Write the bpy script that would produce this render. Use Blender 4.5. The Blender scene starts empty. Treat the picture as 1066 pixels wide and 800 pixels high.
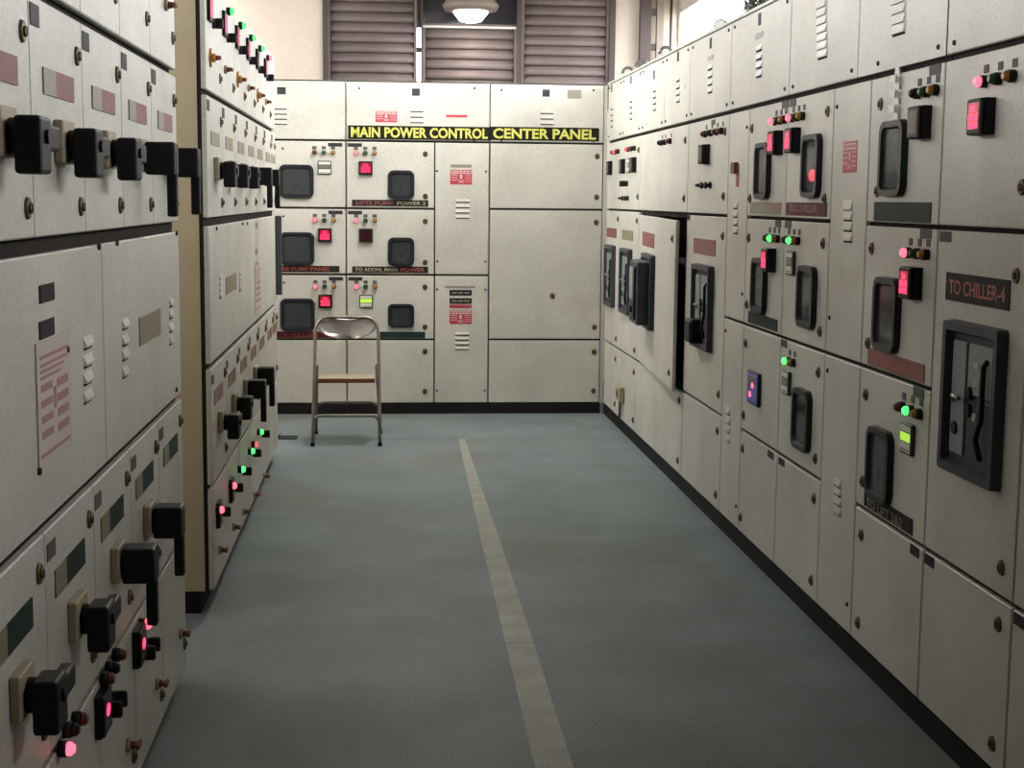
import bpy, bmesh, math, random
from mathutils import Vector, Matrix
random.seed(7)
sc = bpy.context.scene
C = sc.collection
# ------------------------------------------------------------------ camera
FPX, YAW, PITCH, ROLL, EYE = 1532.5, .0859428, .1252742, .0094252, 1.55
cy, sy, cp, sp = math.cos(YAW), math.sin(YAW), math.cos(PITCH), math.sin(PITCH)
cF = Vector((sy*cp, cy*cp, -sp)); rt = Vector((cy, -sy, 0)); up = rt.cross(cF)
cR = math.cos(ROLL)*rt + math.sin(ROLL)*up
cU = -math.sin(ROLL)*rt + math.cos(ROLL)*up
CO = Vector((0, 0, EYE))
cam_d = bpy.data.cameras.new('camera'); cam = bpy.data.objects.new('camera', cam_d); C.objects.link(cam)
cam_d.sensor_fit = 'HORIZONTAL'; cam_d.sensor_width = 36; cam_d.lens = FPX*36/1066
cam_d.clip_start = .05
m = Matrix.Identity(4)
for i in range(3):
    m[i][0], m[i][1], m[i][2], m[i][3] = cR[i], cU[i], -cF[i], CO[i]
cam.matrix_world = m
sc.camera = cam
# ------------------------------------------------------------------ light
sc.view_settings.view_transform = 'Standard'
try: sc.view_settings.look = 'None'
except Exception: pass
sc.view_settings.gamma = 1.0
sc.view_settings.use_curve_mapping = False
sc.view_settings.exposure = 0.0
world = bpy.data.worlds.new('overcast_sky'); sc.world = world; world.use_nodes = True
bg = world.node_tree.nodes['Background']
bg.inputs[0].default_value = (.94, .96, .98, 1); bg.inputs[1].default_value = 13.6
# room: x from RX0 to RX1, y from RY0 to RY1, height RZ
RX0, RX1, RY0, RY1, RZ = -2.45, 2.45, -3.5, 12.5, 4.3
WIN_L = (2.0, 11.6, 2.45, 3.12)     # side windows: y0, y1, z0, z1
WIN_R = (2.0, 12.47, 2.45, 3.15)
def portal(name, x, w, rz):
    l = bpy.data.lights.new(name, 'AREA'); l.shape = 'RECTANGLE'; l.size = w[3]-w[2]; l.size_y = w[1]-w[0]
    l.cycles.is_portal = True
    o = bpy.data.objects.new(name, l); C.objects.link(o)
    o.location = (x, (w[0]+w[1])/2, (w[2]+w[3])/2); o.rotation_euler = (0, rz, 0)
portal('daylight_portal_left', RX0-.02, WIN_L, -math.pi/2)
portal('daylight_portal_right', RX1+.02, WIN_R, math.pi/2)
LAMP_W = 6.0
TUBE_E = 110.0  # emission of the tube added to brighten the back wall
ADDED_BATTEN = [(9.25, 270.0)]   # added unseen twin-tube fittings that light the aisle end: y, tube radiance

# ------------------------------------------------------------------ planes
XR, D, XL = 1.576, 10.55, -.64
def ray(x, y): return (x-533)/FPX*cR - (y-400)/FPX*cU + cF
def onX(x, y, X): d = ray(x, y); p = CO + d*(X/d.x); return p.y, p.z
def onY(x, y, Y): d = ray(x, y); p = CO + d*(Y/d.y); return p.x, p.z
def onZ(x, y, Z): d = ray(x, y); p = CO + d*((Z-EYE)/d.z); return p
def pix(kind, x, y, w=0):
    if kind == 'R': return onX(x, y, XR-w)
    if kind == 'L': return onX(x, y, XL+w)
    return onY(x, y, D-w)

# ------------------------------------------------------------------ materials
def mat(name, col, rough=.5, metal=0, var=0, vscale=8, bump=0, bscale=400, emit=None, es=0, alpha=1, spec=.5, stain=None):
    mt = bpy.data.materials.new(name); mt.use_nodes = True
    nt = mt.node_tree; b = nt.nodes['Principled BSDF']
    b.inputs['Base Color'].default_value = (*col, 1); b.inputs['Roughness'].default_value = rough
    b.inputs['Metallic'].default_value = metal
    b.inputs['Specular IOR Level'].default_value = spec
    if alpha < 1: b.inputs['Alpha'].default_value = alpha
    if emit:
        b.inputs['Emission Color'].default_value = (*emit, 1); b.inputs['Emission Strength'].default_value = es
    if var or bump:
        tc = nt.nodes.new('ShaderNodeNewGeometry')
    if var:
        n = nt.nodes.new('ShaderNodeTexNoise'); n.inputs['Scale'].default_value = vscale; n.inputs['Detail'].default_value = 5
        n2 = nt.nodes.new('ShaderNodeTexNoise'); n2.inputs['Scale'].default_value = bscale*.5; n2.inputs['Detail'].default_value = 2
        nt.links.new(tc.outputs['Position'], n.inputs['Vector']); nt.links.new(tc.outputs['Position'], n2.inputs['Vector'])
        mx = nt.nodes.new('ShaderNodeMath'); mx.operation = 'ADD'
        nt.links.new(n.outputs['Fac'], mx.inputs[0]); nt.links.new(n2.outputs['Fac'], mx.inputs[1])
        r = nt.nodes.new('ShaderNodeMapRange'); r.inputs[1].default_value = .7; r.inputs[2].default_value = 1.3
        r.inputs[3].default_value = 1-var; r.inputs[4].default_value = 1+var
        nt.links.new(mx.outputs[0], r.inputs[0])
        v = nt.nodes.new('ShaderNodeVectorMath'); v.operation = 'SCALE'; v.inputs[0].default_value = col
        nt.links.new(r.outputs[0], v.inputs['Scale']); nt.links.new(v.outputs[0], b.inputs['Base Color'])
    if stain:
        n = nt.nodes.new('ShaderNodeTexNoise'); n.inputs['Scale'].default_value = stain[1]; n.inputs['Detail'].default_value = 6; n.inputs['Roughness'].default_value = .65
        nt.links.new(tc.outputs['Position'], n.inputs['Vector'])
        r2 = nt.nodes.new('ShaderNodeMapRange'); r2.inputs[1].default_value = stain[2]; r2.inputs[2].default_value = stain[2]+.12; r2.inputs[3].default_value = 0; r2.inputs[4].default_value = stain[3]
        nt.links.new(n.outputs['Fac'], r2.inputs[0])
        mxc = nt.nodes.new('ShaderNodeMix'); mxc.data_type = 'RGBA'
        nt.links.new(r2.outputs[0], mxc.inputs[0]); nt.links.new(v.outputs[0], mxc.inputs[6]); mxc.inputs[7].default_value = (*stain[0], 1)
        nt.links.new(mxc.outputs[2], b.inputs['Base Color'])
    if bump:
        n = nt.nodes.new('ShaderNodeTexNoise'); n.inputs['Scale'].default_value = bscale; n.inputs['Detail'].default_value = 2
        nt.links.new(tc.outputs['Position'], n.inputs['Vector'])
        bp = nt.nodes.new('ShaderNodeBump'); bp.inputs['Strength'].default_value = bump; bp.inputs['Distance'].default_value = .002
        nt.links.new(n.outputs['Fac'], bp.inputs['Height']); nt.links.new(bp.outputs[0], b.inputs['Normal'])
    return mt
M = {}
M['paint'] = mat('grey_hammertone_paint', (.485, .472, .415), .45, 0, .16, 3, .25, 230, stain=((.30, .25, .18), 1.7, .60, .35))
M['side'] = mat('beige_side_paint', (.46, .385, .255), .5, 0, .1, 3, .2, 260)
M['gasket'] = mat('dark_rubber_gasket', (.025, .021, .019), .85, spec=.1)
M['plinth'] = mat('black_plinth_paint', (.010, .009, .009), .7, 0, .3, 6, 0, spec=.15)
M['black'] = mat('black_plastic', (.010, .010, .012), .5, spec=.2)
M['dark'] = mat('dark_grey_plastic', (.045, .047, .058), .5, spec=.25)
M['bezel'] = mat('window_bezel_plastic', (.014, .014, .019), .42, spec=.25)
M['beige'] = mat('beige_plastic', (.33, .27, .18), .55, 0, .15, 20)
M['brass'] = mat('aged_brass', (.13, .10, .055), .45, .7)
M['steel'] = mat('dull_steel', (.42, .40, .38), .34, .9, .12, 30)
M['chairmetal'] = mat('brown_grey_tube', (.25, .215, .19), .38, .75, .15, 40)
M['darksteel'] = mat('dark_steel', (.10, .095, .09), .4, .7)
M['screw'] = mat('blackened_screw', (.035, .03, .024), .6, .3)
M['duct'] = mat('blue_grey_duct', (.075, .08, .095), .6)
M['tab'] = mat('engraved_tab', (.030, .028, .030), .6, spec=.15)
M['tabgrey'] = mat('grey_engraved_tab', (.10, .095, .09), .7, spec=.15)
M['glass'] = mat('tinted_pane', (.05, .055, .06), .08, alpha=.5)
M['inside'] = mat('breaker_body', (.05, .053, .058), .5)
M['breakerface'] = mat('breaker_cover', (.085, .09, .095), .5)
M['inside2'] = mat('breaker_face_grey', (.22, .235, .24), .45)
M['digits_and_glint'] = mat('red_led_digits_and_glint', (.3, .0, .02), .4, emit=(1, .03, .10), es=3.2)
M['screen'] = mat('dark_red_screen', (.03, .003, .006), .3, spec=.3)
M['screenon'] = mat('glowing_red_screen', (.1, .004, .015), .25, emit=(1, .02, .06), es=.35)
M['lcd'] = mat('grey_lcd', (.12, .13, .10), .3)
M['lcdon'] = mat('lit_green_lcd', (.3, .5, .05), .3, emit=(.45, .8, .06), es=.8)
M['white'] = mat('white_plastic', (.62, .61, .55), .5)
M['blue'] = mat('blue_meter_face', (.03, .06, .25), .35, emit=(.05, .1, .5), es=.12)
M['redL'] = mat('red_lens', (.16, .02, .015), .3)
M['greenL'] = mat('green_lens', (.015, .07, .02), .3)
M['amberL'] = mat('amber_lens', (.42, .18, .025), .35)
M['redOn'] = mat('lit_red_lens', (.6, .05, .06), .3, emit=(1, .06, .10), es=4.5)
M['greenOn'] = mat('lit_green_lens', (.05, .5, .1), .3, emit=(.04, 1, .10), es=3.2)
M['pinkOn'] = mat('faint_red_lens', (.5, .08, .07), .3, emit=(1, .10, .12), es=1.4)
M['signblack'] = mat('black_sign_board', (.010, .009, .008), .6, spec=.1)
M['yellow'] = mat('yellow_letters', (.50, .48, .09), .5)
M['cream'] = mat('cream_letters', (.34, .33, .20), .5)
M['pred'] = mat('red_letters', (.36, .07, .05), .5)
M['pmaroon'] = mat('maroon_plate', (.085, .010, .016), .6, spec=.15)
M['pbrown'] = mat('red_brown_plate', (.20, .055, .05), .5, 0, .1, 30)
M['polive'] = mat('olive_brown_plate', (.19, .17, .10), .5, 0, .1, 30)
M['pgreen'] = mat('dark_green_plate', (.013, .028, .021), .6, spec=.15)
M['pgrey'] = mat('grey_plate', (.22, .20, .165), .5, 0, .1, 30)
M['pdark'] = mat('dark_plate', (.022, .018, .018), .6, spec=.1)
M['tagpale'] = mat('pale_label', (.36, .31, .28), .6)
M['fadedred'] = mat('faded_red_plate', (.25, .125, .115), .6, 0, .15, 30, spec=.2)
M['danger'] = mat('danger_red', (.42, .045, .07), .5, spec=.3)
M['paper'] = mat('white_paper', (.50, .43, .40), .6)
M['papertext'] = mat('faded_red_print', (.36, .17, .16), .6)
M['rust'] = mat('rust_brown', (.17, .06, .03), .8)
M['wall'] = mat('cream_plaster', (.66, .57, .48), .8, 0, .05, 2, .1, 60)
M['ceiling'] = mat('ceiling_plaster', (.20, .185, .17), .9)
M['floorbase'] = mat('dark_screed', (.06, .06, .055), .9)
M['vinyl'] = mat('blue_grey_vinyl', (.137, .165, .170), .62, 0, .26, 2.0, .3, 190, spec=.35, stain=((.125, .115, .09), .9, .52, .55))
M['tape'] = mat('pale_worn_tape', (.25, .245, .205), .6, 0, .28, 6, .1, 200)
for _i, (_y, _e) in enumerate(ADDED_BATTEN): M['tube%d' % _i] = mat('added_fluorescent_tube_%d' % _i, (1, 1, 1), .4, emit=(1, .99, .955), es=_e)
M['shutter'] = mat('brown_louvre_paint', (.165, .128, .12), .55, 0, .12, 6)
M['frame'] = mat('dark_brown_steel', (.055, .038, .036), .55)
M['pane'] = mat('dark_night_pane', (.03, .028, .035), .15)
M['lampglow'] = mat('lamp_diffuser', (1, 1, 1), .4, emit=(1, .97, .90), es=12)
M['tube'] = mat('added_fluorescent_tube', (1, 1, 1), .4, emit=(1, .98, .94), es=TUBE_E)
M['lamphouse'] = mat('brown_lamp_housing', (.20, .16, .13), .45)
M['cloth'] = mat('dark_grey_cloth', (.06, .06, .065), .9, 0, .4, 25)
M['leaf'] = mat('grey_green_leaves', (.010, .012, .009), .8, spec=.1)
M['bark'] = mat('bark', (.12, .09, .07), .9)
M['ground'] = mat('pale_ground', (.3, .28, .24), .9)

# ------------------------------------------------------------------ mesh helpers
def add_box(bm, x0, x1, y0, y1, z0, z1, mi=0, bev=0, seg=1):
    r = bmesh.ops.create_cube(bm, size=1)
    vs = r['verts']
    for v in vs:
        v.co = Vector((x0+(v.co.x+.5)*(x1-x0), y0+(v.co.y+.5)*(y1-y0), z0+(v.co.z+.5)*(z1-z0)))
    fs = {f for v in vs for f in v.link_faces}
    for f in fs: f.material_index = mi
    if bev:
        es = list({e for v in vs for e in v.link_edges})
        q = bmesh.ops.bevel(bm, geom=es, offset=bev, segments=seg, affect='EDGES', profile=.5)
        for f in q['faces']: f.material_index = mi
def add_prism(bm, pts, y0, y1, mi=0, smooth=False, pts2=None):
    """closed outline in (x,z), extruded from y0 to y1 (outline pts2 at y1)"""
    a = [bm.verts.new((p[0], y0, p[1])) for p in pts]; q = pts2 or pts
    b = [bm.verts.new((p[0], y1, p[1])) for p in q]; n = len(pts)
    fs = [bm.faces.new(a[::-1]), bm.faces.new(b)]
    for i in range(n):
        f = bm.faces.new((a[i], a[(i+1) % n], b[(i+1) % n], b[i])); f.smooth = smooth; fs.append(f)
    for f in fs: f.material_index = mi
def ring(bm, o, i, y0, y1, mi=0, i2=None):
    """frame: outer outline o, inner outline i (x,z), from wall y0 out to y1, sloped inside (i2 at y0)"""
    n = len(o); i2 = i2 or i
    A = [bm.verts.new((p[0], y0, p[1])) for p in o]; B = [bm.verts.new((p[0]*.985, y1, p[1]*.985)) for p in o]
    Cc = [bm.verts.new((p[0], y1, p[1])) for p in i]; Dd = [bm.verts.new((p[0], y0, p[1])) for p in i2]
    for k in range(n):
        l = (k+1) % n
        for s, t in ((A, B), (B, Cc), (Cc, Dd), (Dd, A)):
            f = bm.faces.new((s[k], s[l], t[l], t[k])); f.material_index = mi
def circ(r, n=16, rz=None, cx=0, cz=0):
    rz = rz or r
    return [(cx+r*math.cos(2*math.pi*k/n), cz+rz*math.sin(2*math.pi*k/n)) for k in range(n)]
def rrect(w, h, r, n=5):
    pts = []
    for cx, cz, a0 in ((w/2-r, h/2-r, 0), (-w/2+r, h/2-r, 90), (-w/2+r, -h/2+r, 180), (w/2-r, -h/2+r, 270)):
        for k in range(n+1):
            a = math.radians(a0+90*k/n); pts.append((cx+r*math.cos(a), cz+r*math.sin(a)))
    return pts
def tube(bm, pts, r, n=8, mi=0, closed=False):
    P = [Vector(p) for p in pts]; rings = []; N = len(P)
    prev = None
    for k in range(N):
        if closed: t = (P[(k+1) % N]-P[k-1]).normalized()
        else: t = (P[min(k+1, N-1)]-P[max(k-1, 0)]).normalized()
        if prev is None:
            s = t.cross(Vector((0, 0, 1)));
            if s.length < .1: s = t.cross(Vector((1, 0, 0)))
        else: s = prev - t*prev.dot(t)
        s.normalize(); prev = s; q = t.cross(s)
        rings.append([bm.verts.new(P[k]+r*(math.cos(2*math.pi*j/n)*s+math.sin(2*math.pi*j/n)*q)) for j in range(n)])
    for k in range(N if closed else N-1):
        a, b = rings[k], rings[(k+1) % N]
        for j in range(n):
            f = bm.faces.new((a[j], a[(j+1) % n], b[(j+1) % n], b[j])); f.smooth = True; f.material_index = mi
    if not closed:
        bm.faces.new(rings[0][::-1]).material_index = mi; bm.faces.new(rings[-1]).material_index = mi
def mesh(name, bm, mats):
    bmesh.ops.recalc_face_normals(bm, faces=bm.faces[:])
    me = bpy.data.meshes.new(name); bm.to_mesh(me); bm.free()
    for k in ([mats] if isinstance(mats, str) else mats): me.materials.append(M[k])
    return me
def link(name, me, parent=None, loc=(0, 0, 0), rot=None):
    o = bpy.data.objects.new(name, me); C.objects.link(o); o.parent = parent; o.location = loc
    if rot: o.rotation_euler = rot
    return o
def tag(o, label, cat, group=None):
    o['label'] = label; o['category'] = cat
    if group: o['group'] = group
    return o
def struct(o): o['kind'] = 'structure'; return o
def boxmesh(name, x0, x1, y0, y1, z0, z1, mt, bev=0):
    bm = bmesh.new(); add_box(bm, x0, x1, y0, y1, z0, z1, 0, bev); return mesh(name, bm, mt)
_fc = {}
def textmesh(s, w, h, mt, bold=0, depth=.001):
    """letters fitted in w x h, centred, standing in the xz plane, facing -y"""
    cu = bpy.data.curves.new('t', 'FONT'); cu.body = s; cu.size = 1; cu.extrude = 0; cu.offset = bold; cu.resolution_u = 3
    o = bpy.data.objects.new('t', cu); C.objects.link(o)
    bpy.context.view_layer.update()
    me = bpy.data.meshes.new_from_object(o.evaluated_get(bpy.context.evaluated_depsgraph_get()))
    bpy.data.objects.remove(o); bpy.data.curves.remove(cu)
    xs = [v.co.x for v in me.vertices]; ys = [v.co.y for v in me.vertices]
    x0, x1, y0, y1 = min(xs), max(xs), min(ys), max(ys)
    for v in me.vertices:
        v.co = Vector(((v.co.x-(x0+x1)/2)/(x1-x0)*w, -depth, (v.co.y-(y0+y1)/2)/(y1-y0)*h))
    me.materials.clear(); me.materials.append(M[mt]); me.name = 'lettering'
    return me

# ------------------------------------------------------------------ small shared parts (outward = -y, origin on the door face)
_cache = {}
def cached(f):
    def g(*a):
        k = (f.__name__,)+a
        if k not in _cache: _cache[k] = f(*a)
        return _cache[k]
    return g
@cached
def lamp_mesh(c):
    bm = bmesh.new()
    add_prism(bm, circ(.0165), 0, -.017, 0, True)
    add_prism(bm, circ(.0135), -.017, -.025, 1, True)
    add_prism(bm, circ(.0135), -.025, -.032, 1, True, circ(.008))
    return mesh('indicator_lamp', bm, ['black', c])
@cached
def latch_mesh():
    bm = bmesh.new()
    add_prism(bm, circ(.019, 14, .021), 0, -.006, 0, True, circ(.0165, 14, .0185))
    add_prism(bm, circ(.0105, 12), -.006, -.010, 0, True, circ(.009, 12))
    add_box(bm, -.0025, .0025, -.0112, -.0095, -.008, .008, 1)
    return mesh('latch', bm, ['brass', 'black'])
@cached
def screw_mesh():
    bm = bmesh.new(); add_prism(bm, circ(.0085, 8), 0, -.006, 0, False, circ(.006, 8)); return mesh('screw', bm, 'screw')
@cached
def louver_mesh(w, h):
    bm = bmesh.new()
    pr = [(0, h*.5), (-.007, -h*.3), (-.007, -h*.5), (0, -h*.5)]
    L = [bm.verts.new((-w/2+(0 if k != 1 and k != 2 else .006), p[0], p[1])) for k, p in enumerate(pr)]
    Rr = [bm.verts.new((w/2-(0 if k != 1 and k != 2 else .006), p[0], p[1])) for k, p in enumerate(pr)]
    for k in range(3): bm.faces.new((L[k], L[k+1], Rr[k+1], Rr[k])).material_index = 1 if k == 2 else 0
    bm.faces.new(L); bm.faces.new(Rr[::-1])
    add_box(bm, -w/2+.004, w/2-.004, -.0012, 0, -h*.5-.007, -h*.5, 1)
    return mesh('louver', bm, ['paint', 'gasket'])
@cached
def digit_meter(on, depth):
    bm = bmesh.new(); s = .048
    add_box(bm, -s, s, -depth*.7, 0, -s, s, 0)
    add_box(bm, -s+.001, s-.001, -depth, -depth*.7, -s+.001, s-.001, 0, .004)
    y = -depth-.0008
    add_box(bm, -.034, .034, y, -depth+.001, -.032, .036, 1)
    if on == 'one':
        add_prism(bm, circ(.020, 12, .014, -.004, .006), y, y-.001, 2)  # glowing oval in place of a red reflection on the meter face
    elif on:
        y2 = y-.0006
        for r_ in range(3):
            z = .020-.021*r_
            for c in range(4):
                x = -.025+.0165*c
                if r_ == 0 and c in (0, 3): continue
                for (a, b, e, f) in ((-.005, .005, .006, .0085), (-.005, .005, -.0012, .0012), (-.005, .005, -.0085, -.006),
                                     (-.006, -.0035, -.0075, .0075), (.0035, .006, -.0075, .0075)):
                    add_box(bm, x+a, x+b, y2, y, z+e, z+f, 2)
    return mesh('meter', bm, ['black', 'screenon' if on is True else 'screen', 'digits_and_glint'])
@cached
def lcd_meter(on, depth, face):
    bm = bmesh.new(); s = .048
    add_box(bm, -s, s, -depth, 0, -s, s, 0, .004)
    y = -depth-.001
    add_box(bm, -.041, .041, y, -depth+.001, .022, .040, 1)
    add_box(bm, -.041, .041, y, -depth+.001, -.008, .018, 2)
    add_box(bm, -.041, .041, y, -depth+.001, -.040, -.012, 1)
    for k in range(5):
        add_box(bm, -.034+.015*k, -.026+.015*k, y-.001, y+.001, -.036, -.031, 0)
    return mesh('meter', bm, ['dark', face, 'lcdon' if on else 'lcd'])
@cached
def blue_meter():
    bm = bmesh.new()
    add_box(bm, -.095, .095, -.014, 0, -.072, .072, 0, .004)
    add_box(bm, -.082, .082, -.016, -.012, -.062, .062, 1)
    add_box(bm, -.06, .06, -.0168, -.015, .012, .05, 3)
    add_prism(bm, circ(.012, 12, None, .01, .012), -.016, -.019, 2); add_prism(bm, circ(.012, 12, None, -.03, -.03), -.016, -.019, 2)
    return mesh('meter', bm, ['black', 'blue', 'redOn', 'lcd'])
@cached
def bezel_mesh(w, h):
    bm = bmesh.new(); r = .042 if h > .17 else .034
    o, i, i2 = rrect(w, h, r), rrect(w-.042, h-.042, r*.62), rrect(w-.062, h-.062, r*.45)
    ring(bm, o, i, 0, -.022, 0, i2)
    return mesh('window_frame', bm, 'bezel')
@cached
def pane_mesh(w, h):
    bm = bmesh.new(); o = rrect(w-.054, h-.054, .02); add_prism(bm, o, -.010, -.0125, 0); return mesh('window_pane', bm, 'glass')
@cached
def breaker_mesh(w, h, lit):
    bm = bmesh.new(); a, b = w-.064, h-.064
    add_box(bm, -a/2, a/2, -.002, 0, -b/2, b/2, 0)
    add_box(bm, -a*.34, a*.30, -.006, -.002, -b*.46, b*.40, 1)
    add_box(bm, -a*.30, a*.26, -.008, -.006, b*.02, b*.34, 0)
    add_box(bm, -a*.10, a*.10, -.009, -.006, -b*.30, -b*.06, 2)
    if lit: add_prism(bm, circ(.042, 12, .022, .01, -b*.20), -.006, -.0098, 3)
    return mesh('circuit_breaker', bm, ['inside', 'breakerface', 'black', 'redOn'])
@cached
def handle_mesh(kind):
    bm = bmesh.new()
    add_prism(bm, circ(.031, 16), -.018, -.045, 0, True)
    if kind == 'hang':
        add_box(bm, -.038, .038, -.098, -.022, -.042, .042, 0, .006, 2)
        add_box(bm, -.016, .016, -.099, -.073, -.150, .02, 0, .005, 2)
    else:
        add_box(bm, -.040, .040, -.078, -.033, -.062, .034, 0, .007, 2)
        add_box(bm, .02, .115, -.077, -.050, -.022, .022, 0, .006, 2)
        add_prism(bm, circ(.012, 10), -.078, -.084, 0, True)
    return mesh('handle', bm, ['black'])
@cached
def handle_base():
    bm = bmesh.new(); add_box(bm, -.055, .055, -.019, 0, -.042, .042, 0, .003); return mesh('handle_base', bm, 'beige')
@cached
def toggle_mesh(c):
    bm = bmesh.new()
    add_prism(bm, circ(.017, 12), 0, -.010, 0, True)
    add_prism(bm, circ(.011, 10), -.010, -.025, 1, True, circ(.008, 10))
    add_box(bm, -.022, .022, -.034, -.024, -.007, .007, 1, .003)
    return mesh('selector_switch', bm, ['beige' if c != 'black' else 'black', c])
@cached
def yellow_toggle():
    bm = bmesh.new()
    add_prism(bm, circ(.030, 4, .034), 0, -.008, 0); add_prism(bm, circ(.016, 12), -.008, -.022, 0, True)
    add_prism(bm, circ(.010, 10), -.022, -.042, 1, True, circ(.007, 10))
    return mesh('selector_switch', bm, ['amberL', 'rust'])
@cached
def knob_mesh():
    bm = bmesh.new()
    add_prism(bm, circ(.019, 14), 0, -.012, 0, True); add_box(bm, -.008, .008, -.04, -.01, -.019, .019, 0, .004)
    return mesh('selector_switch', bm, 'black')
@cached
def plate_mesh(w, h, c, t):
    bm = bmesh.new(); add_box(bm, -w/2, w/2, -t, 0, -h/2, h/2, 0, .0008); return mesh('nameplate', bm, c)
@cached
def twotone_mesh(w, h, a, b, q):
    bm = bmesh.new(); add_box(bm, -w/2, w*(q-.5), -.003, 0, -h/2, h/2, 0); add_box(bm, w*(q-.5), w/2, -.003, 0, -h/2, h/2, 1)
    return mesh('nameplate', bm, [a, b])
@cached
def danger_mesh(w, h):
    bm = bmesh.new(); add_box(bm, -w/2, w/2, -.0015, 0, -h/2, h/2, 0)
    y0, y1 = -.0022, -.001
    add_box(bm, -w*.46, w*.46, y0, y1, h*.24, h*.44, 1)                 # heading band
    for k in range(6): add_box(bm, w*(-.42+.15*k), w*(-.33+.15*k), -.0027, -.002, h*.29, h*.39, 2)
    for k in range(3): add_box(bm, -w*.45, -w*.16, y0, y1, h*(.12-.17*k), h*(.17-.17*k), 1)
    for k in range(4): add_box(bm, w*.18, w*.45, y0, y1, h*(.14-.15*k), h*(.17-.15*k), 1)
    add_prism(bm, circ(w*.07, 12, h*.10, 0, h*.08), y1, y0, 1)           # pale skull-like mark
    add_box(bm, -w*.05, w*.05, y0, y1, -h*.12, 0, 1)
    add_prism(bm, [(-w*.13, -h*.38), (-w*.09, -h*.40), (w*.13, -h*.22), (w*.10, -h*.19)], y1, y0, 1)
    add_prism(bm, [(w*.13, -h*.38), (w*.09, -h*.40), (-w*.13, -h*.22), (-w*.10, -h*.19)], y1, y0, 1)
    return mesh('danger_sign', bm, ['danger', 'paper', 'danger'])
@cached
def notice_mesh(w, h):
    bm = bmesh.new(); add_box(bm, -w/2, w/2, -.003, 0, -h/2, h/2, 0)
    y0, y1 = -.0036, -.002
    add_box(bm, -w*.42, w*.42, y0, y1, h*.36, h*.39, 1); add_box(bm, -w*.45, w*.42, y0, y1, -h*.42, -h*.39, 1)
    for k in range(3): add_box(bm, -w*.40, w*(.38-.1*k), y0, y1, h*(.30-.05*k), h*(.325-.05*k), 1)
    for k in range(4):
        z = h*(.10-.125*k)
        add_box(bm, -w*.40, -w*.08, y0, y1, z, z+h*.06, 1); add_box(bm, w*.06, w*.40, y0, y1, z-h*.02, z+h*.05, 1)
    add_box(bm, -w*.05, w*.03, y0, y1, -h*.08, h*.10, 1)
    return mesh('instruction_notice', bm, ['paper', 'papertext'])
@cached
def acb_meshes(w, h):
    """air circuit breaker: surround frame, recessed face with its knobs and charging lever"""
    bm = bmesh.new(); o = rrect(w, h, .012, 2); i = rrect(w-.052, h-.052, .008, 2)
    ring(bm, o, i, 0, -.030, 0, rrect(w-.066, h-.066, .006, 2)); fr = mesh('breaker_frame', bm, 'dark')
    bm = bmesh.new(); a, b = w-.067, h-.067
    add_box(bm, -a/2, a/2, -.006, 0, -b/2, b/2, 0)
    add_box(bm, -a*.46, -a*.16, -.014, -.006, -b*.44, b*.44, 1, .002)
    add_box(bm, -a*.12, a*.46, -.012, -.006, b*.05, b*.44, 1, .002)
    add_box(bm, -a*.12, a*.46, -.010, -.006, -b*.46, b*.02, 0, .002)
    for cx, cz in ((-.06, .06), (-.06, -.07), (-.34, -.24)):
        add_prism(bm, circ(.020, 14, None, cx*a, cz*b), -.012, -.020, 2, True, circ(.017, 14, None, cx*a, cz*b))
    tube(bm, [(-.40*a, -.014, -.03*b), (-.3*a, -.030, .02*b), (-.15*a, -.030, .01*b)], .006, 6, 4)
    tube(bm, [(.30*a, -.012, .34*b), (.30*a, -.024, .30*b), (.30*a, -.024, -.10*b), (.24*a, -.030, -.26*b), (.34*a, -.026, -.40*b)], .008, 6, 2)
    add_prism(bm, circ(.012, 10, None, .14*a, -.10*b), -.010, -.024, 3, True)
    for k in range(2): add_box(bm, a*(.02+.0*k), a*.12, -.014, -.011, b*(.26-.14*k), b*(.31-.14*k), 3)
    fc = mesh('breaker_face', bm, ['dark', 'inside2', 'black', 'steel', 'steel'])
    return fr, fc

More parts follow.
